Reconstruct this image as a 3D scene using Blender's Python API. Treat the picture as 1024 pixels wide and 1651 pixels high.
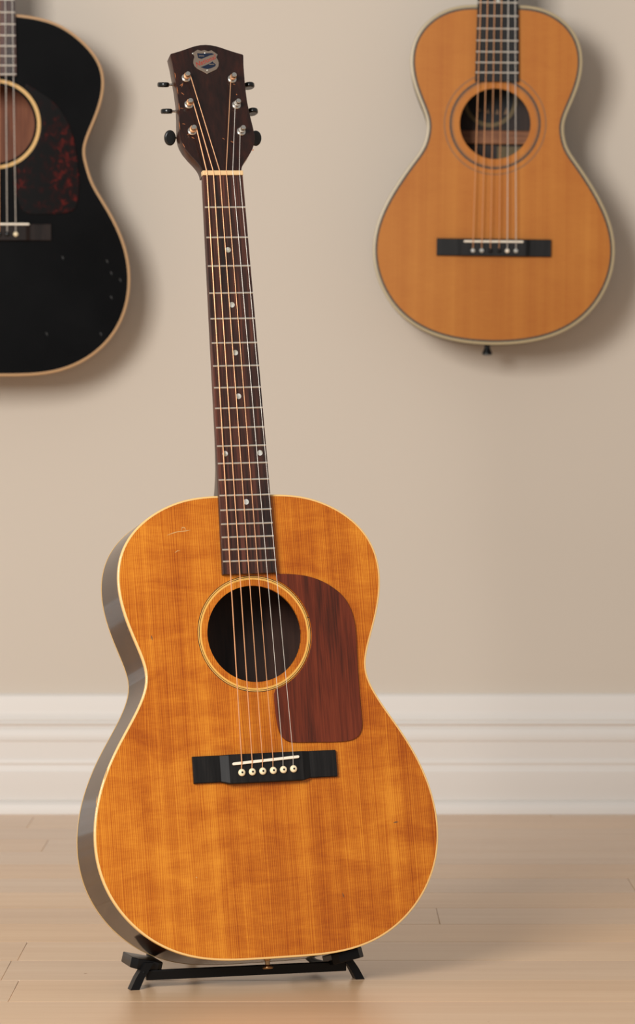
import bpy, bmesh, math, random
from mathutils import Matrix, Vector
random.seed(7)
for o in list(bpy.data.objects):
    bpy.data.objects.remove(o, do_unlink=True)
scene = bpy.context.scene
COL = scene.collection

# ------------------------------------------------------------------ camera
CAM_H = 0.612                 # eye height over the floor
F_PX = 5800.0                 # focal length in pixels of the 1024-wide frame
WALL_Y = 5.314                # distance to the wall
cam_d = bpy.data.cameras.new('camera')
cam_d.sensor_fit = 'HORIZONTAL'
cam_d.sensor_width = 24.0
cam_d.lens = F_PX / 1024.0 * 24.0
cam_d.shift_y = -185.5 / 1024.0
cam_d.clip_end = 60
cam_d.dof.use_dof = True
cam_d.dof.focus_distance = 3.74
cam_d.dof.aperture_fstop = 12.0
cam = bpy.data.objects.new('camera', cam_d)
cam.location = (0, 0, CAM_H)
cam.rotation_euler = (math.pi / 2, 0, 0)
COL.objects.link(cam)
scene.camera = cam

# ------------------------------------------------------------------ world, lights, exposure
w = bpy.data.worlds.new('world')
scene.world = w
w.use_nodes = True
bg = w.node_tree.nodes['Background']
bg.inputs[0].default_value = (1.0, 0.98, 0.955, 1)
bg.inputs[1].default_value = 0.37


def area(name, loc, target, size, power, col):
    d = bpy.data.lights.new(name, 'AREA')
    d.shape = 'RECTANGLE'
    d.size, d.size_y = size
    d.energy = power
    d.color = col
    o = bpy.data.objects.new(name, d)
    o.location = loc
    o.rotation_euler = (Vector(target) - Vector(loc)).to_track_quat('-Z', 'Y').to_euler()
    COL.objects.link(o)
    return o


area('key_softbox', (-1.30, 1.20, 1.60), (0.0, 4.6, 0.65), (1.15, 1.15), 112, (1.0, 0.975, 0.94))

scene.view_settings.view_transform = 'Standard'
scene.view_settings.look = 'None'
scene.view_settings.exposure = 0.0
scene.view_settings.gamma = 1.0
scene.view_settings.use_curve_mapping = False

# ------------------------------------------------------------------ material helpers
def srgb(r, g, b):
    f = lambda c: (c / 255 / 12.92) if c / 255 <= 0.04045 else ((c / 255 + 0.055) / 1.055) ** 2.4
    return (f(r), f(g), f(b), 1)


class Mat:
    def __init__(self, name, base=(0.5, 0.5, 0.5, 1), rough=0.5, metal=0.0, coat=0.0, spec=0.5, coat_rough=0.05):
        self.m = bpy.data.materials.new(name)
        self.m.use_nodes = True
        self.nt = self.m.node_tree
        self.b = self.nt.nodes['Principled BSDF']
        self.b.inputs['Base Color'].default_value = base
        self.b.inputs['Roughness'].default_value = rough
        self.b.inputs['Metallic'].default_value = metal
        self.b.inputs['Specular IOR Level'].default_value = spec
        self.b.inputs['Coat Weight'].default_value = coat
        self.b.inputs['Coat Roughness'].default_value = coat_rough

    def n(self, typ, **kw):
        nd = self.nt.nodes.new(typ)
        for k, v in kw.items():
            if k in nd.inputs.keys():
                nd.inputs[k].default_value = v
            else:
                setattr(nd, k, v)
        return nd

    def l(self, a, b):
        self.nt.links.new(a, b)

    def coords(self, scale, rnd=False, kind='Object'):
        tc = self.n('ShaderNodeTexCoord')
        mp = self.n('ShaderNodeMapping')
        mp.inputs['Scale'].default_value = scale
        self.l(tc.outputs[kind], mp.inputs['Vector'])
        if rnd:
            oi = self.n('ShaderNodeObjectInfo')
            mu = self.n('ShaderNodeMath', operation='MULTIPLY')
            mu.inputs[1].default_value = 57.0
            self.l(oi.outputs['Random'], mu.inputs[0])
            self.l(mu.outputs[0], mp.inputs['Location'])
        return mp.outputs['Vector']

    def noise(self, scale, detail=2.0, rough=0.5, rnd=False, dist=0.0):
        v = self.coords(scale, rnd)
        t = self.n('ShaderNodeTexNoise')
        t.inputs['Scale'].default_value = 1.0
        t.inputs['Detail'].default_value = detail
        t.inputs['Roughness'].default_value = rough
        t.inputs['Distortion'].default_value = dist
        self.l(v, t.inputs['Vector'])
        return t.outputs['Fac']

    def math(self, op, a, b=None, c=None):
        nd = self.n('ShaderNodeMath', operation=op)
        for i, x in enumerate((a, b, c)):
            if x is None:
                continue
            if isinstance(x, (int, float)):
                nd.inputs[i].default_value = x
            else:
                self.l(x, nd.inputs[i])
        return nd.outputs[0]

    def ramp(self, fac, stops):
        r = self.n('ShaderNodeValToRGB')
        el = r.color_ramp.elements
        while len(el) < len(stops):
            el.new(0.5)
        for e, (p, c) in zip(el, stops):
            e.position = p
            e.color = c
        self.l(fac, r.inputs[0])
        return r.outputs[0]

    def mix(self, fac, a, b, mode='MIX'):
        nd = self.n('ShaderNodeMix', data_type='RGBA', blend_type=mode)
        for key, x in ((0, fac), (6, a), (7, b)):
            if isinstance(x, (int, float, tuple)):
                nd.inputs[key].default_value = x
            else:
                self.l(x, nd.inputs[key])
        return nd.outputs[2]

    def color(self, out):
        self.l(out, self.b.inputs['Base Color'])

    def bump(self, fac, strength, dist=0.001):
        bp = self.n('ShaderNodeBump')
        bp.inputs['Strength'].default_value = strength
        bp.inputs['Distance'].default_value = dist
        self.l(fac, bp.inputs['Height'])
        self.l(bp.outputs[0], self.b.inputs['Normal'])


M = {}

# wall paint
m = Mat('wall_paint', srgb(213, 201, 186), 0.75)
f = m.noise((260, 260, 260), 3)
m.bump(f, 0.05, 0.0006)
M['wall'] = m.m
m = Mat('trim_white', srgb(230, 224, 217), 0.5)
M['trim'] = m.m

# maple floor boards
m = Mat('maple_boards', rough=0.27, spec=0.45)
f1 = m.noise((2.2, 42, 10), 4, 0.6, rnd=True)
f2 = m.noise((14, 330, 10), 3, 0.6, rnd=True)
f3 = m.noise((1.2, 7, 4), 2, 0.5, rnd=True)
fac = m.math('ADD', m.math('MULTIPLY', f1, 0.34), m.math('ADD', m.math('MULTIPLY', f2, 0.12), m.math('MULTIPLY', f3, 0.54)))
c = m.ramp(fac, [(0.3, srgb(200, 165, 131)), (0.5, srgb(210, 176, 142)), (0.7, srgb(218, 186, 153))])
oi = m.n('ShaderNodeObjectInfo')
hv = m.n('ShaderNodeHueSaturation')
m.l(m.math('MULTIPLY_ADD', oi.outputs['Random'], 0.13, 0.935), hv.inputs['Value'])
m.l(m.math('MULTIPLY_ADD', oi.outputs['Random'], 0.22, 0.92), hv.inputs['Saturation'])
m.l(c, hv.inputs['Color'])
sp = m.noise((55, 55, 55), 2, 0.5, rnd=True)
spk = m.ramp(sp, [(0.80, (1, 1, 1, 1)), (0.83, (0.62, 0.52, 0.42, 1))])
m.color(m.mix(1.0, hv.outputs[0], spk, 'MULTIPLY'))
m.bump(f2, 0.008, 0.0004)
M['maple'] = m.m
M['subfloor'] = Mat('subfloor', srgb(112, 86, 62), 0.8).m


def spruce(name, dark, mid, light, rough, coat, spec, ring=0.0021, amt=1.0):
    m = Mat(name, rough=rough, coat=coat, spec=spec, coat_rough=0.12)
    wv_ = m.n('ShaderNodeTexWave', wave_type='BANDS', bands_direction='X', wave_profile='SAW')      # growth rings
    wv_.inputs['Scale'].default_value = 2 * math.pi / (20 * ring)
    wv_.inputs['Distortion'].default_value = 9.0
    wv_.inputs['Detail'].default_value = 2.0
    wv_.inputs['Detail Scale'].default_value = 1.0
    wv_.inputs['Detail Roughness'].default_value = 0.4
    sc = wv_.inputs['Scale'].default_value
    m.l(m.coords((1, 0.035, 0.0)), wv_.inputs['Vector'])
    g = wv_.outputs['Fac']
    fine = m.noise((900, 2.0, 1), 2, 0.5)                   # hair-fine lines
    wv = m.noise((42, 0.9, 1), 2, 0.5)                      # wide and narrow years
    silk = m.noise((60, 420, 1), 3, 0.6)                    # cross silk
    fig = m.noise((13, 30, 1), 4, 0.6, dist=0.8)            # rippled figure
    big = m.noise((8, 5, 1), 2, 0.5)
    parts = ((g, 0.19 * amt), (fine, 0.18), (wv, 0.42), (silk, 0.14), (fig, 0.35 * amt), (big, 0.34))
    s = None
    off = 0.0
    for sock, k in parts:
        t = m.math('MULTIPLY', sock, k)
        s = t if s is None else m.math('ADD', s, t)
        off += k / 2
    m.color(m.ramp(s, [(off - 0.19, dark), (off - 0.02, mid), (off + 0.17, light)]))
    M[name] = m.m


spruce('amber_spruce', srgb(140, 62, 9), srgb(181, 98, 20), srgb(215, 137, 40), 0.3, 0.1, 0.3)
spruce('honey_spruce', srgb(170, 97, 33), srgb(184, 113, 43), srgb(197, 128, 53), 0.45, 0.0, 0.2, 0.0016, 0.4)


def wood(name, dark, mid, light, scale, rough, coat=0.0, fine=1.0, spec=0.4):
    m = Mat(name, rough=rough, coat=coat, spec=spec, coat_rough=0.06)
    sx, sy, sz = scale
    a = m.noise((sx, sy, sz), 3, 0.6)
    b_ = m.noise((sx * 6, sy * 3, sz * 6), 3, 0.6)
    s = m.math('ADD', m.math('MULTIPLY', a, 0.6), m.math('MULTIPLY', b_, 0.4 * fine))
    off = 0.3 + 0.2 * fine
    m.color(m.ramp(s, [(off - 0.13, dark), (off, mid), (off + 0.13, light)]))
    M[name] = m.m


wood('mahogany_sides', srgb(34, 20, 14), srgb(49, 29, 20), srgb(62, 38, 26), (60, 5, 60), 0.10, 0.0, spec=0.32)
wood('neck_mahogany', srgb(36, 19, 13), srgb(56, 30, 20), srgb(74, 41, 27), (90, 6, 90), 0.3, 0.1)
wood('head_veneer', srgb(26, 14, 10), srgb(38, 19, 14), srgb(52, 24, 16), (40, 5, 60), 0.25, 0.0)
wood('rosewood_board', srgb(20, 14, 12), srgb(56, 31, 24), srgb(94, 51, 38), (170, 6, 40), 0.42)
wood('faux_rosewood_guard', srgb(62, 26, 14), srgb(94, 38, 20), srgb(112, 48, 26), (130, 7, 20), 0.2, 0.0, 0.9, spec=0.4)
wood('inner_mahogany', srgb(104, 56, 33), srgb(136, 76, 46), srgb(154, 92, 58), (40, 5, 20), 0.6)
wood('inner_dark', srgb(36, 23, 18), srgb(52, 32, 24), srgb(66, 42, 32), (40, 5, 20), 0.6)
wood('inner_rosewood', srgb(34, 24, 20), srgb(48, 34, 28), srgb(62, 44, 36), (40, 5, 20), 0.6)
wood('dark_rosewood', srgb(24, 17, 15), srgb(34, 25, 22), srgb(44, 33, 29), (120, 6, 40), 0.5, spec=0.15)
wood('ebony', srgb(14, 13, 13), srgb(22, 21, 21), srgb(32, 30, 29), (80, 8, 30), 0.5, spec=0.22)
wood('brace_wood', srgb(128, 80, 50), srgb(150, 96, 62), srgb(168, 112, 74), (6, 90, 20), 0.6)

m = Mat('black_lacquer', srgb(15, 15, 16), 0.16, spec=0.12)
n1 = m.noise((9, 9, 9), 3)
m.color(m.ramp(n1, [(0.35, srgb(9, 9, 10)), (0.7, srgb(16, 16, 17))]))
M['black_lacquer'] = m.m
M['tan_binding'] = Mat('tan_binding', srgb(190, 150, 106), 0.4).m
M['cream_binding'] = Mat('cream_binding', srgb(232, 190, 122), 0.3, coat=0.3).m
M['ivory_binding'] = Mat('ivory_binding', srgb(178, 160, 124), 0.35).m
M['yellow_purfling'] = Mat('yellow_purfling', srgb(226, 172, 84), 0.35).m
M['tan_ring'] = Mat('tan_ring', srgb(214, 170, 96), 0.4).m
M['black_purfling'] = Mat('black_purfling', srgb(32, 24, 18), 0.4).m
m = Mat('rope_purfling', srgb(70, 52, 34), 0.5)
vz = m.noise((420, 420, 1), 1)
m.color(m.ramp(vz, [(0.42, srgb(34, 27, 20)), (0.62, srgb(78, 60, 38))]))
M['rope_purfling'] = m.m
M['brown_line'] = Mat('brown_line', srgb(128, 88, 48), 0.45).m
M['bone'] = Mat('bone', srgb(216, 182, 134), 0.35).m
M['pin_ivory'] = Mat('pin_ivory', srgb(240, 222, 184), 0.25).m
M['white_bone'] = Mat('white_bone', srgb(240, 228, 208), 0.35).m
m = Mat('pearl', srgb(206, 206, 196), 0.25, coat=0.4)
pn = m.noise((260, 180, 90), 2, rnd=True)
m.color(m.ramp(pn, [(0.35, srgb(158, 155, 138)), (0.65, srgb(204, 206, 204))]))
M['pearl'] = m.m
M['nickel'] = Mat('nickel', srgb(214, 208, 198), 0.22, 1.0).m
M['fret_metal'] = Mat('fret_metal', srgb(226, 220, 208), 0.35, 0.8).m
M['bronze_wire'] = Mat('bronze_wire', srgb(236, 178, 132), 0.38, 0.55).m
M['steel_wire'] = Mat('steel_wire', srgb(228, 222, 212), 0.35, 0.4).m
M['black_plastic'] = Mat('black_plastic', srgb(14, 15, 15), 0.25).m
M['stand_black'] = Mat('stand_black', srgb(13, 13, 14), 0.4, spec=0.2).m
m = Mat('pad_rubber', srgb(15, 14, 14), 0.3, spec=0.25)
M['pad_rubber'] = m.m
M['brass'] = Mat('brass', srgb(190, 150, 108), 0.28, 1.0).m
M['badge_silver'] = Mat('badge_silver', srgb(158, 140, 124), 0.3, 0.75).m
M['badge_blue'] = Mat('badge_blue', srgb(16, 26, 46), 0.25).m
M['badge_red'] = Mat('badge_red', srgb(152, 54, 40), 0.4).m
M['badge_nail'] = Mat('badge_nail', srgb(230, 224, 212), 0.25, 0.9).m
M['pale_scratch'] = Mat('pale_scratch', srgb(196, 150, 92), 0.6).m
M['dark_dent'] = Mat('dark_dent', srgb(92, 66, 46), 0.6).m
M['orange_chip'] = Mat('orange_chip', srgb(176, 104, 58), 0.6).m
M['grey_chip'] = Mat('grey_chip', srgb(34, 33, 33), 0.6).m
M['paper_dark'] = Mat('paper_dark', srgb(30, 30, 32), 0.7).m
M['paper_pale'] = Mat('paper_pale', srgb(118, 102, 74), 0.8).m
M['paper_print'] = Mat('paper_print', srgb(132, 104, 80), 0.8).m
m = Mat('tortoise', srgb(30, 20, 18), 0.2, spec=0.14)
t1 = m.noise((90, 75, 1), 3, 0.6, dist=0.5)
t2 = m.noise((13, 10, 1), 1, 0.5)
spot = m.ramp(m.math('ADD', m.math('MULTIPLY', t1, 0.7), m.math('MULTIPLY', t2, 0.4)),
              [(0.52, srgb(15, 13, 13)), (0.62, srgb(34, 11, 10)), (0.72, srgb(96, 24, 17))])
m.color(spot)
M['tortoise'] = m.m

# ------------------------------------------------------------------ object helpers (mm in, metres out)
MM = 0.001


def tag(o, label=None, cat=None, group=None, kind=None):
    for k, v in (('label', label), ('category', cat), ('group', group), ('kind', kind)):
        if v:
            o[k] = v
    return o


def finish(name, me, mat, parent=None, smooth=30.0):
    me.name = name
    me.materials.clear()
    me.materials.append(M[mat])
    if smooth:
        me.polygons.foreach_set('use_smooth', [True] * len(me.polygons))
        me.set_sharp_from_angle(angle=math.radians(smooth))
    o = bpy.data.objects.new(name, me)
    COL.objects.link(o)
    o.parent = parent
    return o


def mesh(name, verts, faces, mat, parent=None, smooth=30.0, mx=None):
    me = bpy.data.meshes.new(name)
    me.from_pydata([(x * MM, y * MM, z * MM) for x, y, z in verts], [], faces)
    if mx:
        me.transform(mx)
    bm = bmesh.new()
    bm.from_mesh(me)
    bmesh.ops.recalc_face_normals(bm, faces=bm.faces)
    bm.to_mesh(me)
    bm.free()
    return finish(name, me, mat, parent, smooth)


def curve_mesh(cu, mx=None):
    ob = bpy.data.objects.new('tmp', cu)
    COL.objects.link(ob)
    dg = bpy.context.evaluated_depsgraph_get()
    me = bpy.data.meshes.new_from_object(ob.evaluated_get(dg))
    bpy.data.objects.remove(ob, do_unlink=True)
    bpy.data.curves.remove(cu)
    if mx:
        me.transform(mx)
    return me


def ext(name, loops, z0, z1, mat, parent=None, bevel=0.0, mx=None, res=2, smooth=16.0):
    """prism of flat outlines (first the outer, then holes), from z0 to z1"""
    cu = bpy.data.curves.new(name, 'CURVE')
    cu.dimensions = '2D'
    cu.fill_mode = 'BOTH'
    cu.extrude = max((z1 - z0) / 2 - bevel, 0.0) * MM
    cu.bevel_depth = bevel * MM
    cu.bevel_resolution = res
    cu.offset = -bevel * MM
    for lp in loops:
        s = cu.splines.new('POLY')
        s.points.add(len(lp) - 1)
        for p, (x, y) in zip(s.points, lp):
            p.co = (x * MM, y * MM, 0, 1)
        s.use_cyclic_u = True
    t = Matrix.Translation((0, 0, (z0 + z1) / 2 * MM))
    me = curve_mesh(cu, (mx @ t) if mx else t)
    return finish(name, me, mat, parent, smooth)


def wire(name, pts, r, mat, parent=None, cyclic=False, mx=None, res=2):
    cu = bpy.data.curves.new(name, 'CURVE')
    cu.dimensions = '3D'
    cu.bevel_depth = r * MM
    cu.bevel_resolution = res
    cu.use_fill_caps = True
    s = cu.splines.new('POLY')
    s.points.add(len(pts) - 1)
    for p, c in zip(s.points, pts):
        p.co = (c[0] * MM, c[1] * MM, c[2] * MM, 1)
    s.use_cyclic_u = cyclic
    return finish(name, curve_mesh(cu, mx), mat, parent, 60)


def box(name, x0, x1, y0, y1, z0, z1, mat, parent=None, bevel=0.0, mx=None):
    bm = bmesh.new()
    bmesh.ops.create_cube(bm, size=1.0)
    for v in bm.verts:
        v.co = Vector(((x0 + x1) / 2 + v.co.x * (x1 - x0), (y0 + y1) / 2 + v.co.y * (y1 - y0), (z0 + z1) / 2 + v.co.z * (z1 - z0))) * MM
    if bevel:
        bmesh.ops.bevel(bm, geom=bm.edges[:], offset=bevel * MM, segments=2, affect='EDGES', profile=0.5)
    me = bpy.data.meshes.new(name)
    bm.to_mesh(me)
    bm.free()
    if mx:
        me.transform(mx)
    return finish(name, me, mat, parent, 20)


def lathe(name, prof, mat, parent=None, mx=None, n=20, loc=(0, 0, 0)):
    """prof = [(radius, z)] turned round the z axis"""
    vs, fs = [], []
    for r, z in prof:
        for k in range(n):
            a = 2 * math.pi * k / n
            vs.append((loc[0] + r * math.cos(a), loc[1] + r * math.sin(a), loc[2] + z))
    for i in range(len(prof) - 1):
        for k in range(n):
            k2 = (k + 1) % n
            fs.append((i * n + k, i * n + k2, (i + 1) * n + k2, (i + 1) * n + k))
    fs.append(tuple(range(n)))
    fs.append(tuple((len(prof) - 1) * n + k for k in range(n)))
    return mesh(name, vs, fs, mat, parent, 40, mx)


def circle(cx, cy, r, n=72):
    return [(cx + r * math.cos(2 * math.pi * k / n), cy + r * math.sin(2 * math.pi * k / n)) for k in range(n)]


def ring(name, cx, cy, r0, r1, z0, z1, mat, parent, n=96):
    return ext(name, [circle(cx, cy, r1, n), circle(cx, cy, r0, n)], z0, z1, mat, parent)


def smooth_loop(pts, n=6):
    """closed Catmull-Rom through pts"""
    out = []
    k = len(pts)
    for i in range(k):
        p0, p1, p2, p3 = (Vector(pts[(i + j - 1) % k]) for j in range(4))
        for q in range(n):
            t = q / n
            v = 0.5 * ((2 * p1) + (p2 - p0) * t + (2 * p0 - 5 * p1 + 4 * p2 - p3) * t * t + (3 * p1 - p0 - 3 * p2 + p3) * t ** 3)
            out.append((v.x, v.y))
    return out


def outline(co, cx, cy, n=260):
    """body outline from its radius series, symmetric about the centre line"""
    dense = []
    for i in range(2400):
        th = 2 * math.pi * i / 2400
        r = sum(a * math.cos(k * th) for k, a in enumerate(co))
        dense.append((cx + r * math.sin(th), cy + r * math.cos(th)))
    ln = [0]
    for i in range(2400):
        a, b = dense[i], dense[(i + 1) % 2400]
        ln.append(ln[-1] + math.hypot(b[0] - a[0], b[1] - a[1]))
    out, j = [], 0
    for k in range(n):
        s = ln[-1] * k / n
        while ln[j + 1] < s:
            j += 1
        t = (s - ln[j]) / (ln[j + 1] - ln[j])
        a, b = dense[j % 2400], dense[(j + 1) % 2400]
        out.append((a[0] + (b[0] - a[0]) * t, a[1] + (b[1] - a[1]) * t))
    return out


def normals(ol):
    n = len(ol)
    out = []
    for i in range(n):
        a, b = ol[i - 1], ol[(i + 1) % n]
        tx, ty = b[0] - a[0], b[1] - a[1]
        L = math.hypot(tx, ty)
        out.append((-ty / L, tx / L))      # outline runs clockwise: left of travel is outside
    return out


def inset(ol, d):
    return [(p[0] - q[0] * d, p[1] - q[1] * d) for p, q in zip(ol, normals(ol))]


def rail(name, ol, prof, mat, parent, zf=None):
    """closed section prof [(offset outwards, z)] swept round the outline; zf(y) is added to z"""
    nm = normals(ol)
    vs, fs = [], []
    n, k = len(ol), len(prof)
    for (x, y), (nx, ny) in zip(ol, nm):
        dz = zf(y) if zf else 0.0
        for o, z in prof:
            vs.append((x + nx * o, y + ny * o, z + (dz if not isinstance(z, tuple) else 0)))
    for i in range(n):
        i2 = (i + 1) % n
        for j in range(k):
            j2 = (j + 1) % k
            fs.append((i * k + j, i * k + j2, i2 * k + j2, i2 * k + j))
    return mesh(name, vs, fs, mat, parent, 35)


def loft(name, secs, mat, parent, smooth=50):
    k = len(secs[0])
    vs = [p for s in secs for p in s]
    fs = []
    for i in range(len(secs) - 1):
        for j in range(k):
            j2 = (j + 1) % k
            fs.append((i * k + j, i * k + j2, (i + 1) * k + j2, (i + 1) * k + j))
    fs.append(tuple(range(k)))
    fs.append(tuple((len(secs) - 1) * k + j for j in range(k)))
    return mesh(name, vs, fs, mat, parent, smooth)


def copy_obj(o, parent, loc=None):
    c = o.copy()
    COL.objects.link(c)
    c.parent = parent
    if loc:
        c.location = loc
    return c


# ------------------------------------------------------------------ the room
wall = box('wall_back', -3200, 3200, WALL_Y * 1000, WALL_Y * 1000 + 120, 0, 2700, 'wall')
tag(wall, 'plain beige painted wall behind the guitars', 'wall', kind='structure')

BW = [(0, 174), (4, 174), (9, 171), (11, 165), (11.5, 150), (13, 143), (16, 139), (17, 137), (16, 135.5), (19, 134), (20.5, 131.5),
      (19, 129), (16.5, 127.5), (16.5, 126), (20, 124), (23, 118), (23.5, 108), (23, 106), (21.5, 105), (21.5, 80), (23, 79), (24, 74), (23, 70),
      (24, 66), (24.5, 63), (25.5, 61), (25.5, 22), (25, 20.5), (24.5, 19.5), (33, 17.5), (37, 14), (39, 9), (39.5, 1), (39.5, 0), (0, 0)]
vs, fs = [], []
for X in (-3200, 3200):
    for d, z in BW:
        vs.append((X, WALL_Y * 1000 - d, z))
k = len(BW)
for j in range(k):
    j2 = (j + 1) % k
    fs.append((j, j2, k + j2, k + j))
fs.append(tuple(range(k)))
fs.append(tuple(k + j for j in range(k)))
bb = mesh('baseboard_back', vs, fs, 'trim', None, 25)
tag(bb, 'tall white moulded baseboard along the wall', 'baseboard', kind='structure')

floor = box('floor', -2600, 2600, -900, WALL_Y * 1000, -40, -14, 'subfloor')
tag(floor, 'pale maple plank floor', 'floor', kind='structure')
# seams across the room; the board rows run parallel to the wall
ROW = 0.1335
SEAM0 = CAM_H * F_PX / (1615 - 640)      # a seam seen in the photograph
known = {}                                # joints seen in the photograph: row -> x
for px, pya, pyb in ((706, 1461, 1489), (36, 1520, 1548), (22, 1581, 1614), (76, 1347, 1368)):
    d = CAM_H * F_PX / ((pya + pyb) / 2 - 640)
    known[math.floor((d - SEAM0) / ROW)] = (px - 512) / F_PX * d
r0 = math.floor((-0.6 - SEAM0) / ROW)
r1 = math.floor((WALL_Y - SEAM0) / ROW)
rr = random.Random(3)
for row in range(r0, r1 + 1):
    ya = SEAM0 + row * ROW
    yb = min(ya + ROW, WALL_Y - 0.002)
    if yb - ya < 0.01:
        continue
    x = known.get(row)
    if x is None:
        x = rr.uniform(0.55, 1.1) * rr.choice((-1, 1))
    joints = [x]
    while joints[0] > -2.4:
        joints.insert(0, joints[0] - rr.uniform(1.15, 1.7))
    while joints[-1] < 2.4:
        joints.append(joints[-1] + rr.uniform(1.15, 1.7))
    for a, b in zip(joints[:-1], joints[1:]):
        a, b = max(a, -2.55), min(b, 2.55)
        if b - a < 0.05:
            continue
        cx, cy = (a + b) / 2, (ya + yb) / 2
        hx, hy = (b - a) / 2 * 1000 - 0.1, (yb - ya) / 2 * 1000 - 0.3
        me_o = box('floor_plank', -hx, hx, -hy, hy, -14, 0, 'maple', floor, 0.7)
        me_o.location = (cx, cy, 0)


# ------------------------------------------------------------------ guitars
def guitar(S):
    """S holds the sizes of one instrument, in millimetres; x across, y up the neck, z out of the top"""
    root = bpy.data.objects.new(S['name'], None)
    COL.objects.link(root)
    root.empty_display_size = 0.05
    oy = S['base_y']                       # the body's lowest point becomes the root's origin
    Y = lambda y: y - oy
    cx = S.get('cx', 0.0)
    ol = [(x, Y(y)) for x, y in outline(S['shape'], cx, S['shape_y'])]
    ytop, ybot = max(p[1] for p in ol), min(p[1] for p in ol)
    dt, db = S['depth']
    D = lambda y: -(db + (dt - db) * (y - ybot) / (ytop - ybot))
    hx, hy, hr = S['hole'][0], Y(S['hole'][1]), S['hole'][2]
    bw = S['binding_w']

    # soundboard, sides, back
    ext('soundboard', [inset(ol, bw), circle(hx, hy, hr, 96)], -3.0, 0.0, S['m_top'], root)
    n = len(ol)
    nm = normals(ol)
    vs, fs = [], []
    for (x, y), (nx, ny) in zip(ol, nm):
        for o, z in ((-0.2, -2.0), (-0.2, D(y) + 2.0), (-2.4, D(y) + 2.0), (-2.4, -3.0)):
            vs.append((x + nx * o, y + ny * o, z))
    for i in range(n):
        i2 = (i + 1) % n
        for j in range(4):
            j2 = (j + 1) % 4
            fs.append((i * 4 + j, i * 4 + j2, i2 * 4 + j2, i2 * 4 + j))
    mesh('side_rim', vs, fs, S['m_side'], root, 40)
    bo = inset(ol, 1.2)
    vs = [(x, y, D(y) + 2.5) for x, y in bo] + [(x, y, D(y)) for x, y in bo]
    fs = [tuple(range(n)), tuple(range(n, 2 * n))] + [(i, (i + 1) % n, n + (i + 1) % n, n + i) for i in range(n)]
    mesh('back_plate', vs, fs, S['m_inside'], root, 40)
    bh = S['binding_h']
    rail('binding', ol, [(-bw - 0.05, 0.12), (-0.7, 0.12), (-0.15, -0.15), (0.1, -0.7), (0.1, -bh), (-bw - 0.05, -bh)], S['m_bind'], root)
    rail('back_binding', ol, [(-1.3, -0.2), (-0.4, -0.2), (0.08, 0.5), (0.08, S['back_bind_h']), (-1.3, S['back_bind_h'])], S['m_bind'], root, D)
    for off, wd, mat in S.get('purfling', ()):
        rail('purfling', ol, [(-off - wd, 0.15), (-off, 0.15), (-off, -0.5), (-off - wd, -0.5)], mat, root)
    for ra, rb, mat in S['rosette']:
        ring('rosette_ring', hx, hy, ra, rb, -0.3, 0.14, mat, root)

    # neck with heel
    ny, sy = Y(S['nut_y']), Y(S['saddle_y'])
    scale = ny - sy
    fby = Y(S['board_end'])
    w0, w1 = S['board_w']
    hw = lambda y: (w0 + (w1 - w0) * (ny - y) / (ny - fby)) / 2
    fx = S.get('neck_cx', 0.0)
    l0, l1 = S.get('neck_line', (fx, fx))          # centre line of the neck at nut and at board end
    cxl = lambda y: l0 + (l1 - l0) * (ny - y) / (ny - fby)
    secs = []
    heel = S['heel']
    ys = [ny + 10, ny + 4, ny, ny - 8, ny - 60, ny - 180, ytop + heel + 25, ytop + heel, ytop + heel * .8, ytop + heel * .6, ytop + heel * .4, ytop + heel * .25,
          ytop + heel * .12, ytop + heel * .04, ytop - 1.0]
    for y in ys:
        t = min(max((ny - y) / (ny - ytop), 0), 1)
        dpt = 14.0 + 5.5 * t
        if y > ny - 1:
            dpt = 12.5
        top = 1.2
        wv = hw(min(y, ny)) - 0.2
        if y > ny:
            top = 1.2 - (y - ny) * 0.35
            wv -= 1.2
        q = min(max((ytop + heel - y) / heel, 0), 1)
        ext_d = (abs(D(ytop)) - dpt - 6) * (q ** 2.6)
        half = wv
        sec = []
        for k in range(17):
            a = math.pi * k / 16
            px = half * math.copysign(abs(math.cos(a)) ** (0.85 if q < 0.05 else 0.75), math.cos(a))
            narrow = 1 - 0.32 * q * (math.sin(a) ** 2)
            sec.append((cxl(y) + px * narrow, y, top - (dpt + ext_d) * math.sin(a) ** 0.9))
        secs.append(sec)
    loft('neck', secs, S['m_neck'], root)

    # fingerboard, frets, dots, nut
    fb = ext('fingerboard', [[(l0 - w0 / 2, ny), (l0 + w0 / 2, ny), (l1 + w1 / 2, fby), (l1 - w1 / 2, fby)]], 0.15, 7.0, S['m_board'], root, 0.5)
    fret0 = None
    for f_ in range(1, S['frets'] + 1):
        y = ny - scale * (1 - 2 ** (-f_ / 12))
        if y < fby + 2:
            break
        hwid = hw(y) - 0.3
        if fret0 is None:
            prof = [(-1.05, 0), (-0.8, 0.65), (-0.35, 1.0), (0.35, 1.0), (0.8, 0.65), (1.05, 0)]
            vs = [(X, a, b) for X in (-1000, 1000) for a, b in prof]
            fs = [(j, (j + 1) % 6, 6 + (j + 1) % 6, 6 + j) for j in range(6)] + [tuple(range(6)), tuple(range(6, 12))]
            fret0 = mesh('fret', vs, fs, 'fret_metal', root, 50)
            o = fret0
        else:
            o = copy_obj(fret0, root)
        o.location = (cxl(y) * MM, y * MM, 6.98 * MM)
        o.scale = (hwid / 1000, 1, 1)
    dot0 = None
    for dx, dy in S.get('dots', ()):
        if dot0 is None:
            dot0 = lathe('position_marker', [(2.95, -0.3), (2.95, 0.1)], 'pearl', root, n=24)
            o = dot0
        else:
            o = copy_obj(dot0, root)
        o.location = (dx * MM, Y(dy) * MM, 7.0 * MM)
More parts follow.
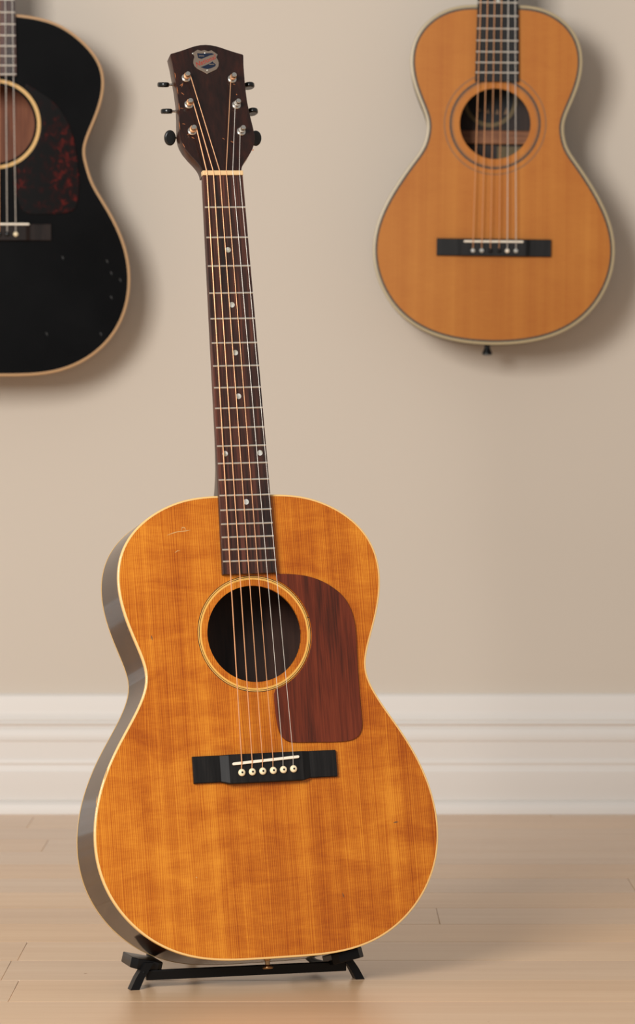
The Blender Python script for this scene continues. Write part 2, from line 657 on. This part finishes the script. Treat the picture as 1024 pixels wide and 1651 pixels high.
    box('nut', l0 - w0 / 2 - 0.3, l0 + w0 / 2 + 0.3, ny, ny + 5.2, 1.0, 8.6, 'bone', root, 0.6)

    # headstock: tilted back from the nut
    ang = math.radians(S['head_angle'])
    ca, sa = math.cos(ang), math.sin(ang)
    HM = Matrix(((1, 0, 0, l0 * MM), (0, ca, sa, (ny + 3) * MM), (0, -sa, ca, 5.0 * MM), (0, 0, 0, 1)))
    half = S['head_half']
    ho = half + [(-x, v) for x, v in reversed(half) if x > 0.01]
    ext('headstock', [ho], -16.0, -1.2, S['m_neck'], root, 0.8, HM)
    ext('headstock_veneer', [ho], -1.25, 0.0, S['m_head'], root, 0.5, HM)
    posts = []
    for i, (pu, pv, rotb) in enumerate(S['posts']):
        sgn = 1 if pu > 0 else -1
        tn = bpy.data.objects.new('tuner', None)
        tn.empty_display_size = 0.01
        COL.objects.link(tn)
        tn.parent = root
        lathe('bushing', [(4.9, -0.5), (4.9, 0.6), (4.3, 1.3), (3.4, 1.6)], 'nickel', tn, HM, 24, (pu, pv, 0))
        lathe('post', [(2.9, 0), (2.9, 4.0), (2.35, 4.8), (2.35, 7.6), (2.9, 8.4), (2.9, 10.2), (2.4, 10.9), (1.0, 11.0)], 'nickel', tn, HM, 20, (pu, pv, 0))
        box('gear_plate', pu - 7 if sgn > 0 else pu - 8, pu + 8 if sgn > 0 else pu + 7, pv - 15, pv + 15, -16.5, -15.0, 'nickel', tn, 0.4, HM)
        edge = 44.0
        shaft = Matrix.Translation((pu * MM, (pv + 1.0) * MM, -18 * MM)) @ Matrix.Rotation(math.pi / 2 * sgn, 4, 'Y')
        lathe('shaft', [(2.0, -4), (2.0, 4), (1.4, 6), (1.4, edge - abs(pu) - 2)], 'nickel', tn, HM @ shaft, 12)
        ov = [(6.3 * math.cos(2 * math.pi * k / 36), 8.4 * math.sin(2 * math.pi * k / 36)) for k in range(36)]
        bmx = HM @ Matrix.Translation((48.0 * sgn * MM, (pv + 1.0) * MM, -18 * MM)) @ Matrix.Rotation(math.radians(rotb), 4, 'X')
        ext('button', [ov], -2.7, 2.7, 'black_plastic', tn, 1.7, bmx, 3, 60)
        posts.append((pu, pv))

    # bridge
    bx, by, bl, bt = S['bridge']
    by = Y(by)
    if S['bridge_style'] == 'stepped':
        xs = [(-bl / 2, 4.2, 0), (-bl / 2 + 26, 4.7, 0), (-bl / 2 + 29, 4.3, 0), (-bl / 2 + 37.5, 8.1, 2.4), (bl / 2 - 37.5, 8.1, 2.4), (bl / 2 - 29, 4.3, 0), (bl / 2 - 26, 4.7, 0), (bl / 2, 4.2, 0)]
    else:
        xs = [(-bl / 2, 5.0, 0), (-bl / 2 + 30, 5.6, 0), (-bl / 2 + 36, 8.0, 0), (bl / 2 - 36, 8.0, 0), (bl / 2 - 30, 5.6, 0), (bl / 2, 5.0, 0)]
    secs = []
    for X, h, low in xs:
        y0_, y1_ = by - bt / 2 - low, by + bt / 2
        secs.append([(bx + X, y0_, 0.1), (bx + X, y0_, h - 0.9), (bx + X, y0_ + 0.9, h), (bx + X, y1_ - 0.9, h), (bx + X, y1_, h - 0.9), (bx + X, y1_, 0.1)])
    br = loft('bridge', secs, S['m_bridge'], root, 20)
    bh_ = xs[len(xs) // 2][1]
    (sx0, sy0), (sx1, sy1) = [(a, Y(b)) for a, b in S['saddle']]
    sa_ = math.atan2(sy1 - sy0, sx1 - sx0)
    sl = math.hypot(sx1 - sx0, sy1 - sy0)
    smx = Matrix.Translation(((sx0 + sx1) / 2 * MM, (sy0 + sy1) / 2 * MM, 0)) @ Matrix.Rotation(sa_, 4, 'Z')
    so = [(sl / 2 * (1 if k < 9 else -1) + 1.5 * math.cos(a), 1.5 * math.sin(a)) for k, a in
          enumerate([-math.pi / 2 + math.pi * j / 8 for j in range(9)] + [math.pi / 2 + math.pi * j / 8 for j in range(9)])]
    ext('saddle', [so], bh_ - 1, bh_ + 2.6, 'white_bone', br, 0.5, smx)
    for i, (px, py) in enumerate(S['pins']):
        pr = S.get('pin_r', 3.9)
        lathe('bridge_pin', [(pr * .8, -1.0), (pr * .95, 0.3), (pr, 1.2), (pr * .85, 2.4), (pr * .5, 3.1), (0.3, 3.3)], S['m_pins'][i], br, None, 20, (px, Y(py), bh_))
        if S.get('pin_dots'):
            lathe('pin_dot', [(1.15, 2.8), (1.1, 3.45), (0.4, 3.55)], 'black_plastic', br, None, 12, (px, Y(py), bh_))

    # strings from the pins over saddle and nut to the posts
    for i in range(6):
        px, py = S['pins'][i]
        py = Y(py)
        nx_ = l0 + (-w0 / 2 + 4.0) + i * (w0 - 8.0) / 5
        t = (px - sx0) / (sx1 - sx0)
        s_y = sy0 + (sy1 - sy0) * t
        r = S.get('gauge', (.66, .58, .48, .40, .30, .27))[i]
        d_ = Vector((nx_ - px, ny - s_y)).normalized()
        pu, pv = S['posts'][S['order'][i]][:2]
        sgn = 1 if pu > 0 else -1
        zz = 5.8
        H = lambda u, v, q: tuple((HM @ Vector((u * MM, v * MM, q * MM))) / MM)
        pts = [(px, py + 3.0, bh_ + 0.2), (px + (nx_ - px) * 0.004, s_y - 1.2, bh_ + 2.2), (px + (nx_ - px) * 0.005, s_y + 0.4, bh_ + 2.75 + r),
               (nx_, ny + 0.6, 8.55 + r), (nx_ + 0.02, ny + 4.6, 8.2 + r)]
        # leaves the nut and meets the post on its inner side, then winds round it
        rad = 2.6 + r
        ins = -sgn
        a0 = 0.0 if ins > 0 else math.pi
        turn = 1 if ins > 0 else -1
        for k in range(0, 34):
            a = a0 + turn * k * 2 * math.pi / 14
            pts.append(H(pu + rad * math.cos(a), pv + rad * math.sin(a), zz + 1.4 - k * 0.11))
        wire('string', pts, r, 'bronze_wire' if i < 4 else 'steel_wire', root, res=2)
    return root, HM, Y, hw, br


head = [(0, 155.6), (6, 155.2), (11, 154.1), (16, 152.6), (21, 150.7), (26, 148.8), (31.5, 146.9), (36.5, 145.3), (40.2, 144.2), (41.2, 143.0), (40.8, 139), (39.9, 131), (39.2, 117.6),
        (38.5, 102), (38.5, 86), (39.5, 70.5), (41.2, 55), (41.8, 46.5), (41.5, 41), (40.2, 35.5), (37.4, 29), (32.6, 21.6), (29.3, 17.4), (26.4, 13.6), (24.0, 9.6), (22.4, 6), (21.7, 2.5), (21.5, -1)]
frets14 = [(0.7, -82.3), (0.7, -142.6), (0.6, -194.9), (0.6, -242.2), (-18.6, -303.8), (19.6, -303.8), (0.6, -356.0)]

# ---- the guitar on the stand
MAIN = dict(name='acoustic_guitar', base_y=-832.95, cx=1.0,
            shape=[206.081, -25.703, 59.276, 14.844, -18.061, -5.148, -4.938, -0.057, 1.03, 1.305, -0.292, -0.394, -0.543, -0.19, -0.019, -0.073], shape_y=-575,
            depth=(80, 90), hole=(1.2, -495.3, 51.0), binding_w=1.8, binding_h=4.2, back_bind_h=3.0,
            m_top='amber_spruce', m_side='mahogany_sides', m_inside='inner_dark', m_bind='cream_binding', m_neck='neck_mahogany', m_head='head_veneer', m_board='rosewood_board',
            m_bridge='ebony', rosette=[(57.4, 59.4, 'yellow_purfling'), (59.4, 60.0, 'black_purfling'), (60.0, 60.9, 'yellow_purfling'), (60.9, 61.6, 'black_purfling')],
            nut_y=0.0, neck_line=(0.9, -0.6), saddle_y=-628.65, board_end=-432.4, board_w=(44.4, 58.9), heel=78, frets=19, dots=frets14, head_angle=11.0, head_half=head,
            posts=[(-26.9, 114.6, 118), (-27.6, 82.3, 115), (-27.6, 50.2, 28), (24.8, 113.8, 101), (25.7, 82.0, 98), (27.2, 49.9, 30)], order=[2, 1, 0, 3, 4, 5],
            bridge=(1.5, -635.4, 154.8, 28.0), bridge_style='stepped', saddle=[(-33.6, -631.6), (35.8, -627.4)],
            pins=[(-25.6, -640.9), (-14.3, -640.7), (-3.0, -640.5), (8.4, -640.3), (19.4, -640.0), (30.4, -639.7)], m_pins=['pin_ivory'] * 6, pin_dots=True)
g, HM, Y, hw, br = guitar(MAIN)
# pose solved from the frets: turned a little to the right, leaning back on its stand
yaw, lean, roll = math.radians(16.281), math.radians(11.639), math.radians(1.092)
B = Matrix(((1, 0, 0), (0, 0, -1), (0, 1, 0)))
R3 = Matrix.Rotation(yaw, 3, 'Z') @ Matrix.Rotation(-lean, 3, 'X') @ B @ Matrix.Rotation(roll, 3, 'Z')
NUT = Vector((-0.10442, 3.86905, 0.23650))
G_T = NUT + Vector((0, 0, CAM_H)) + R3 @ Vector((0, MAIN['base_y'] * MM, 0))
g.matrix_world = Matrix.Translation(G_T) @ R3.to_4x4()
tag(g, 'amber spruce acoustic guitar with shield badge leaning on the black floor stand', 'guitar')

# pickguard follows the rosette
pg = [(28.6, -432.9), (46.1, -433.7), (63.4, -436.6), (78.5, -442.1), (91.1, -450.0), (101.4, -460.0), (108.1, -473.0), (111.4, -487.0), (111.9, -501.9), (111.1, -533.9), (110.8, -565.6), (111.2, -591.1),
      (109.9, -601.6), (104.9, -608.7), (95.8, -612.4), (80.4, -613.2), (56, -612.4), (33.6, -611.3), (24.6, -607.3), (19.6, -598.5), (17.5, -582.7), (17.0, -566.0)]
pgl = []
for i in range(len(pg) - 1):
    p = [Vector(pg[max(0, min(len(pg) - 1, i + j))]) for j in (-1, 0, 1, 2)]
    for q in range(4):
        t = q / 4
        v = 0.5 * ((2 * p[1]) + (p[2] - p[0]) * t + (2 * p[0] - 5 * p[1] + 4 * p[2] - p[3]) * t * t + (3 * p[1] - p[0] - 3 * p[2] + p[3]) * t ** 3)
        pgl.append((v.x, v.y))
pgl.append(pg[-1])
pgl += [(17.3, -559.5), (18.6, -556.6)]
a0, a1 = math.radians(-73.5), math.radians(63.0)
for k in range(33):
    a = a0 + (a1 - a0) * k / 32
    pgl.append((1.2 + 62.3 * math.cos(a), -495.3 + 62.3 * math.sin(a)))
pgl = [(x, Y(y)) for x, y in pgl]
pgo = ext('pickguard', [pgl], 0.1, 2.2, 'faux_rosewood_guard', g, 0.7)
pgo['label'] = 'reddish brown wood-grained pickguard'

# shield badge on the headstock
sh = lambda x, y: (-2.85 + .0441 * (x - 530) - .00595 * (y - 785), (120.38 - .0487 * (y - 785) + .0004 * (x - 530)) * .99)
SH = [(145, 260), (220, 205), (285, 165), (370, 195), (460, 175), (550, 205), (640, 180), (710, 225), (800, 290), (765, 360), (805, 425), (830, 500), (822, 590), (770, 668), (640, 730), (570, 762), (530, 785),
      (490, 758), (440, 730), (300, 660), (215, 585), (176, 500), (180, 430), (205, 350), (190, 300)]
bd = ext('badge', [[sh(*p) for p in SH]], 0.0, 1.0, 'badge_silver', g, 0.3, HM)
bd['label'] = 'silver shield badge with blue enamel and red script band'
ext('enamel_field', [[sh(*p) for p in ((272, 258), (370, 268), (470, 262), (640, 258), (690, 275), (690, 292), (600, 312), (500, 355), (390, 402), (330, 390), (292, 372))]], 0.9, 1.15, 'badge_blue', bd, 0, HM)
ext('enamel_field', [[sh(*p) for p in ((365, 612), (480, 570), (590, 520), (665, 468), (690, 500), (750, 545), (735, 590), (640, 635), (540, 660), (450, 645))]], 0.9, 1.15, 'badge_blue', bd, 0, HM)
for x0, x1, yy in ((315, 450, 330), (575, 705, 543)):
    ext('enamel_dash', [[sh(x0, yy - 12), sh(x1, yy - 8), sh(x1, yy + 8), sh(x0, yy + 10)]], 1.1, 1.25, 'badge_silver', bd, 0, HM)
for x_, y_ in ((162, 265), (470, 252), (535, 688)):
    u, v = sh(x_, y_)
    lathe('badge_nail', [(1.0, 0.8), (0.9, 1.4), (0.3, 1.75)], 'badge_nail', bd, HM, 12, (u, v, 0))
fc = bpy.data.curves.new('lettering', 'FONT')
fc.body = 'National'
fc.size = 7.4 * MM
fc.shear = 0.35
fc.align_x = 'CENTER'
fc.align_y = 'CENTER'
fc.extrude = 0.12 * MM
fc.offset = 0.05 * MM
u, v = sh(478, 462)
tm = HM @ Matrix.Translation((u * MM, v * MM, 1.1 * MM)) @ Matrix.Rotation(math.radians(24), 4, 'Z')
finish('lettering', curve_mesh(fc, tm), 'badge_red', bd, 0)


def sliver(name, pts, wd, mat, parent, z, mx=None):
    """thin mark along a polyline, pointed at both ends"""
    n = len(pts)
    vs, fs = [], []
    for i, (x, y) in enumerate(pts):
        a, b = Vector(pts[max(0, i - 1)]), Vector(pts[min(n - 1, i + 1)])
        t = (b - a).normalized()
        h = wd / 2 * (0.25 if i in (0, n - 1) else 1.0)
        vs += [(x - t.y * h, y + t.x * h, z), (x + t.y * h, y - t.x * h, z), (x, y, z + 0.05)]
    for i in range(n - 1):
        p, q = 3 * i, 3 * i + 3
        fs += [(p, p + 2, q + 2, q), (p + 2, p + 1, q + 1, q + 2)]
    return mesh(name, vs, fs, mat, parent, 0, mx)


TU = lambda l: [(x, Y(y)) for x, y in l]
sliver('scratch', TU([(-86, -388), (-80, -386), (-74, -384.5), (-66, -384), (-60, -383)]), 0.9, 'pale_scratch', g, 0.06)
sliver('scratch', TU([(-70, -383.5), (-69, -380), (-66.5, -380.5), (-65, -383)]), 1.0, 'pale_scratch', g, 0.06)
sliver('scratch', TU([(-79, -407), (-76, -404.8), (-73, -404.4)]), 0.9, 'pale_scratch', g, 0.06)
sliver('scratch', TU([(-166, -628), (-167.5, -634), (-170, -640)]), 1.2, 'pale_scratch', g, 0.06)
sliver('scratch', TU([(-178.5, -657), (-179.5, -663), (-180, -668)]), 1.2, 'pale_scratch', g, 0.06)
sliver('dent', TU([(137.5, -700.5), (140, -700), (143, -700)]), 1.4, 'dark_dent', g, 0.06)
sliver('dent', TU([(76, -770), (76.6, -773), (77, -775)]), 1.0, 'dark_dent', g, 0.06)
sliver('dent', TU([(-80, -745), (-79.2, -745.6), (-78.6, -746)]), 1.2, 'pale_scratch', g, 0.06)
sliver('dent', TU([(-135, -485), (-134.7, -487), (-134.5, -489)]), 1.2, 'dark_dent', g, 0.06)
sliver('dent', TU([(-110, -493), (-109.7, -495), (-109.5, -498)]), 1.2, 'dark_dent', g, 0.06)
sliver('dent', TU([(59.5, -480), (61, -480.2), (62.3, -480.4)]), 0.9, 'black_purfling', g, 0.16)
for x_, v_, dx, dv, wd in ((-29, 43, 3, -1.6, .9), (-33.5, 46, 3, .8, .6), (14, 38.5, 3.6, -2.4, .9), (5, 42, 2.5, -1.5, .6), (-34.5, 97, 3.2, -3, .8), (-33, 103.5, 2, 5, .8), (-31.8, 107.5, -3, -2.5, .6), (-38, 78, 4, -.5, .6),
                           (-37.5, 59, 3.4, -.4, .6), (37, 26.5, 1.4, 2.0, 1.4), (27, 95, 1.2, -.5, 1.2), (25, 107.5, 2.5, -.6, .8), (-38.7, 121, .3, -7, .7), (-38.2, 104, .2, -9, .7), (-38.4, 84, -.2, -9, .7), (-40.6, 62, -.4, -10, .7),
                           (-40, 36, 2.2, -5.5, .7)):
    sliver('finish_chip', [(x_, v_), (x_ + dx * .5, v_ + dv * .5 + .2), (x_ + dx, v_ + dv)], wd, 'orange_chip', g, 0.03, HM)

# strap button at the tail
SB = Matrix.Translation((-2 * MM, 1.0 * MM, -30 * MM)) @ Matrix.Rotation(math.pi / 2, 4, 'X')
lathe('strap_button', [(4.2, -2), (4.0, 0.5), (2.6, 2.0), (2.5, 6.0), (5.6, 8.2), (5.8, 9.4), (4.6, 10.4)], 'brass', g, SB, 24)

# ---- black guitar on the wall, cut by the left edge of the picture
half_plain = [(0, 158), (8, 157.5), (16, 154), (24, 150.5), (33, 149), (40, 150), (38.5, 130), (38, 100), (39.5, 70), (41, 50), (40, 36), (33, 22), (26, 12), (22, 5), (21.5, -1)]
LEFT = dict(name='acoustic_guitar', base_y=-363.2, cx=0.0,
            shape=[219.77, -20.14, 62.86, 17.75, -16.71, -5.96, -5.74, -0.05, 1.83, 2.49, 0.46, -0.93, -1.42, -0.53, 0.17, 0.48, 0.31, 0.03], shape_y=-95,
            depth=(88, 102), hole=(0, 0, 56.0), binding_w=3.6, binding_h=6.0, back_bind_h=3.0,
            m_top='black_lacquer', m_side='black_lacquer', m_inside='inner_mahogany', m_bind='tan_binding', m_neck='neck_mahogany', m_head='head_veneer', m_board='rosewood_board',
            m_bridge='dark_rosewood', rosette=[(59.6, 64.8, 'tan_ring')], nut_y=501.5, saddle_y=-144.5, board_end=68.5, board_w=(45.5, 59.6), heel=60, frets=19, dots=[(0, 410), (0, 350), (0, 294), (0, 246), (-19, 182), (19, 182), (0, 134)],
            head_angle=14.0, head_half=half_plain, posts=[(-26, 112, 10), (-26, 80, 60), (-27, 50, 20), (26, 112, 40), (26, 80, 5), (27, 50, 70)], order=[2, 1, 0, 3, 4, 5],
            gauge=(.75, .7, .65, .6, .6, .55), bridge=(0, -156, 159, 24.2), bridge_style='plain', saddle=[(-47, -144.6), (47, -144.6)],
            pins=[(-27.5, -159), (-16.5, -159), (-5.5, -159), (5.5, -159), (16.5, -159), (38.4 - 9.5, -159)], m_pins=['black_plastic'] * 5 + ['pin_ivory'], pin_r=3.6)
gl, HM2, Y2, hw2, br2 = guitar(LEFT)
WG_Y = WALL_Y - 0.130
gl.matrix_world = Matrix.Translation((-0.4639, WG_Y, CAM_H + 0.3933 + LEFT['base_y'] * MM)) @ Matrix.Rotation(math.radians(4.5), 4, 'Z') @ B.to_4x4()
tag(gl, 'black acoustic guitar with tan binding and tortoiseshell pickguard hanging on the wall', 'guitar')
pg2 = [(44.5, 58.1), (59.9, 49.2), (79.5, 35.8), (95.6, 17.9), (107.3, -4.5), (114.4, -31.3), (118.9, -62.6), (120.2, -89.4), (117.3, -114.2), (108.4, -126.0), (77.8, -129.6), (46.0, -129.0), (34.1, -117.2), (26.9, -90.4), (24.6, -67.0)]
pl = []
for i in range(len(pg2) - 1):
    p = [Vector(pg2[max(0, min(len(pg2) - 1, i + j))]) for j in (-1, 0, 1, 2)]
    for q in range(4):
        t = q / 4
        v = 0.5 * ((2 * p[1]) + (p[2] - p[0]) * t + (2 * p[0] - 5 * p[1] + 4 * p[2] - p[3]) * t * t + (3 * p[1] - p[0] - 3 * p[2] + p[3]) * t ** 3)
        pl.append((v.x, v.y))
pl.append(pg2[-1])
for k in range(25):
    a = math.radians(-68) + math.radians(68 + 51) * k / 24
    pl.append((66.0 * math.cos(a), 66.0 * math.sin(a)))
o = ext('pickguard', [[(x, Y2(y)) for x, y in pl]], 0.1, 2.0, 'tortoise', gl, 0.7)
o['label'] = 'dark red tortoiseshell pickguard'
for x_, y_ in ((172 - 7, -212), (166 - 7, -195), (186 - 7 - 1, -222), (165, -247), (150, -300), (72, -300), (95, -190)):
    sliver('finish_chip', [(x_, Y2(y_)), (x_ + 1.5, Y2(y_ - 2)), (x_ + 2.5, Y2(y_ - 5))], 2.4, 'grey_chip', gl, 0.05)

# ---- small honey-coloured guitar on the wall, right
RIGHT = dict(name='parlor_guitar', base_y=-318.4, cx=0.8,
             shape=[191.48, -39.86, 73.56, 10.61, -15.4, -3.13, -5.33, -2.1, 0.93, 1.29, -0.21, -0.26, -0.58, -0.49, 0.18, 0.1, -0.1, -0.03, -0.01, -0.03], shape_y=-40,
             depth=(82, 96), hole=(0.4, 0, 51.0), binding_w=3.8, binding_h=6.5, back_bind_h=4.0,
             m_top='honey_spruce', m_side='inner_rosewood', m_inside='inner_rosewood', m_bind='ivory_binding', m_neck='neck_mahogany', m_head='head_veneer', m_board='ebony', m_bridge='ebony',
             purfling=[(3.8, 2.9, 'rope_purfling')], rosette=[(60.2, 61.0, 'brown_line'), (62.4, 65.6, 'rope_purfling'), (72.2, 73.8, 'brown_line')],
             nut_y=479.4, saddle_y=-170.3, board_end=60.2, board_w=(47, 63.0), neck_cx=2.0, heel=60, frets=18, dots=[(2, 290), (2, 226), (2, 176)], head_angle=14.0,
             head_half=[(0, 190), (30, 190), (33, 186), (32.5, 120), (31, 60), (29.5, 22), (27, 12), (24, 5), (23, -1)],
             posts=[(-20, 150, 10), (-20, 100, 60), (-20, 50, 20), (20, 150, 40), (20, 100, 5), (20, 50, 70)], order=[2, 1, 0, 3, 4, 5],
             gauge=(.7, .65, .6, .55, .6, .55), bridge=(0.9, -178.6, 164.5, 25.0), bridge_style='plain', saddle=[(-41, -170.3), (42, -170.0)],
             pins=[(-29.0, -183.4), (-16.5, -183.4), (-4.0, -183.3), (8.5, -183.2), (20.2, -183.3), (32.6, -183.2)], m_pins=['pearl', 'pearl', 'ebony', 'ebony', 'white_bone', 'pearl'], pin_r=3.2)
gr, HM3, Y3, hw3, br3 = guitar(RIGHT)
gr.matrix_world = (Matrix.Translation((0.2556, WG_Y, CAM_H + 0.3937)) @ Matrix.Rotation(math.radians(-2.0), 4, 'Z') @ B.to_4x4() @ Matrix.Rotation(math.radians(-0.8), 4, 'Z')
                   @ Matrix.Translation((0, RIGHT['base_y'] * MM, 0)))
tag(gr, 'small honey coloured parlor guitar with black bridge hanging on the wall', 'guitar')
# what shows through its soundhole
zi = -84.2
box('back_brace', -95, 95, Y3(-24), Y3(-4), zi - 2, zi + 7, 'brace_wood', gr, 1.5)
lb = ext('oval_label', [[(-6 + 41 * math.cos(2 * math.pi * k / 48), Y3(42 + 42 * math.sin(2 * math.pi * k / 48))) for k in range(48)]], zi - 2, zi + 1.8, 'paper_dark', gr)
lb['label'] = 'dark oval maker label with a pale rim'
ext('label_rim', [[(-6 + 40 * math.cos(2 * math.pi * k / 48), Y3(42 + 41 * math.sin(2 * math.pi * k / 48))) for k in range(48)],
                  [(-6 + 34 * math.cos(2 * math.pi * k / 48), Y3(42 + 35 * math.sin(2 * math.pi * k / 48))) for k in range(48)]], zi + 1.6, zi + 2.1, 'paper_pale', lb)
for x_, y_, s_ in ((4, 24, 5.5), (17, 25, 7), (-10, 25, 5), (-22, 27, 4)):
    ext('faded_print', [[(x_ - s_ * .5, Y3(y_ - s_ * .7)), (x_ + s_ * .6, Y3(y_ - s_ * .7)), (x_ + s_ * .1, Y3(y_ + s_ * .8))]], zi + 1.6, zi + 2.05, 'paper_print', lb)
ext('paper_label', [[(5, Y3(-58)), (40, Y3(-58)), (40, Y3(-27)), (5, Y3(-27))]], zi - 3, zi + 0.6, 'paper_pale', gr)
EP = Matrix.Translation((-6 * MM, 1.5 * MM, -45 * MM)) @ Matrix.Rotation(math.pi / 2, 4, 'X')
lathe('end_pin', [(4.5, -2), (4.5, 3), (4.0, 5), (7.2, 13), (7.4, 15), (5.0, 16.5)], 'black_plastic', gr, EP, 20)


# ---- wall hangers that hold the two guitars by the headstock
def hanger(gm, S, HMx, label):
    nz = gm @ Vector((S.get('neck_cx', 0) * MM, (S['nut_y'] - S['base_y'] + 10) * MM, -10 * MM))
    r = bpy.data.objects.new('guitar_hanger', None)
    r.empty_display_size = 0.05
    COL.objects.link(r)
    r.location = (nz.x, WALL_Y, nz.z)
    depth = (WALL_Y - nz.y) * 1000
    box('wall_plate', -28, 28, -12, -0.2, -45, 45, 'brace_wood', r, 2)
    wire('arm', [(0, -8, 0), (0, -depth + 48, 0)], 5, 'stand_black', r, res=3)
    wire('yoke', [(-34, -depth - 22, -7)] + [(-34, -depth + 24, -7), (-28, -depth + 38, -4), (0, -depth + 46, 0), (28, -depth + 38, -4), (34, -depth + 24, -7)] + [(34, -depth - 22, -7)], 5.5, 'pad_rubber', r, res=3)
    tag(r, label, 'hanger', 'wall hangers for guitars')
    return r


bpy.context.view_layer.update()
hanger(gl.matrix_world, LEFT, HM2, 'wall hanger holding the black guitar above the picture edge')
hanger(gr.matrix_world, RIGHT, HM3, 'wall hanger holding the parlor guitar above the picture edge')

# ------------------------------------------------------------------ the floor stand
st = bpy.data.objects.new('guitar_stand', None)
st.empty_display_size = 0.05
COL.objects.link(st)
st.location = (-0.0736, 3.7525, 0)
st.rotation_euler = (0, 0, math.radians(16.6))
tag(st, 'low black folding floor stand under the amber guitar', 'guitar stand')
for s in (-1, 1):
    # front leg: slants outwards to its foot
    top = [(s * 101, 9), (s * 110, 9), (s * 110, -4), (s * 101, -4)]
    bot = [(s * 117, 6), (s * 126.5, 6), (s * 126.5, -7), (s * 117, -7)]
    vs = [(x, y, 27) for x, y in top] + [(x + s * 2, y, 12) for x, y in [((a[0] + b[0]) / 2, (a[1] + b[1]) / 2) for a, b in zip(top, bot)]] + [(x, y, 0) for x, y in bot]
    fs = [(0, 1, 2, 3), (8, 9, 10, 11)] + [(i * 4 + j, i * 4 + (j + 1) % 4, i * 4 + 4 + (j + 1) % 4, i * 4 + 4 + j) for i in range(2) for j in range(4)]
    lg = mesh('leg', vs, fs, 'stand_black', st, 20)
    lathe('rivet', [(2.2, 0), (2.0, 1.2), (0.8, 1.8)], 'stand_black', lg, Matrix.Translation((s * 111.5 * MM, -3.5 * MM, 17 * MM)) @ Matrix.Rotation(math.pi / 2, 4, 'X'), 12)
    # rubber pad that carries the rim of the body
    py_, pz_, tilt = (0.026, 0.0233, 0) if s < 0 else (0.004, 0.0232, -11)
    pm = Matrix.Translation((s * 106 * MM, py_, pz_)) @ Matrix.Rotation(math.radians(-12 * s), 4, 'Y') @ Matrix.Rotation(math.radians(tilt), 4, 'X')
    pad = ext('pad', [[(-17, -18), (-11, -25), (11, -25), (17, -18), (17, 20), (-17, 20)]], -5.5, 5.5, 'pad_rubber', st, 1.0, pm)
box('crossbar', -108, 108, -1.5, 4.5, 8.5, 18.5, 'stand_black', st, 0.6)
bpy.context.view_layer.update()
TO_ST = st.matrix_world.inverted() @ g.matrix_world
apex = (TO_ST @ Vector((0, 0.245, -0.0975))) / MM          # just behind the guitar's back
for s in (-1, 1):
    wire('strut', [(s * 96, 12, 12), (s * 92, 60, 9), (s * 80, 96, 22), (apex.x + s * 10, apex.y + 2, apex.z)], 4.0, 'stand_black', st, res=3)
wire('rear_leg', [(apex.x, apex.y + 4, apex.z), (apex.x * 0.3, 255, 6)], 5.0, 'stand_black', st, res=3)
box('rear_foot', -35 + apex.x * 0.3, 35 + apex.x * 0.3, 247, 263, 0, 11, 'pad_rubber', st, 1.5)
up = Matrix.Translation(apex * MM) @ Matrix.Rotation(-lean, 4, 'X')
box('back_rest', -46, 46, -3, 8, -13, 13, 'pad_rubber', st, 2.5, up)
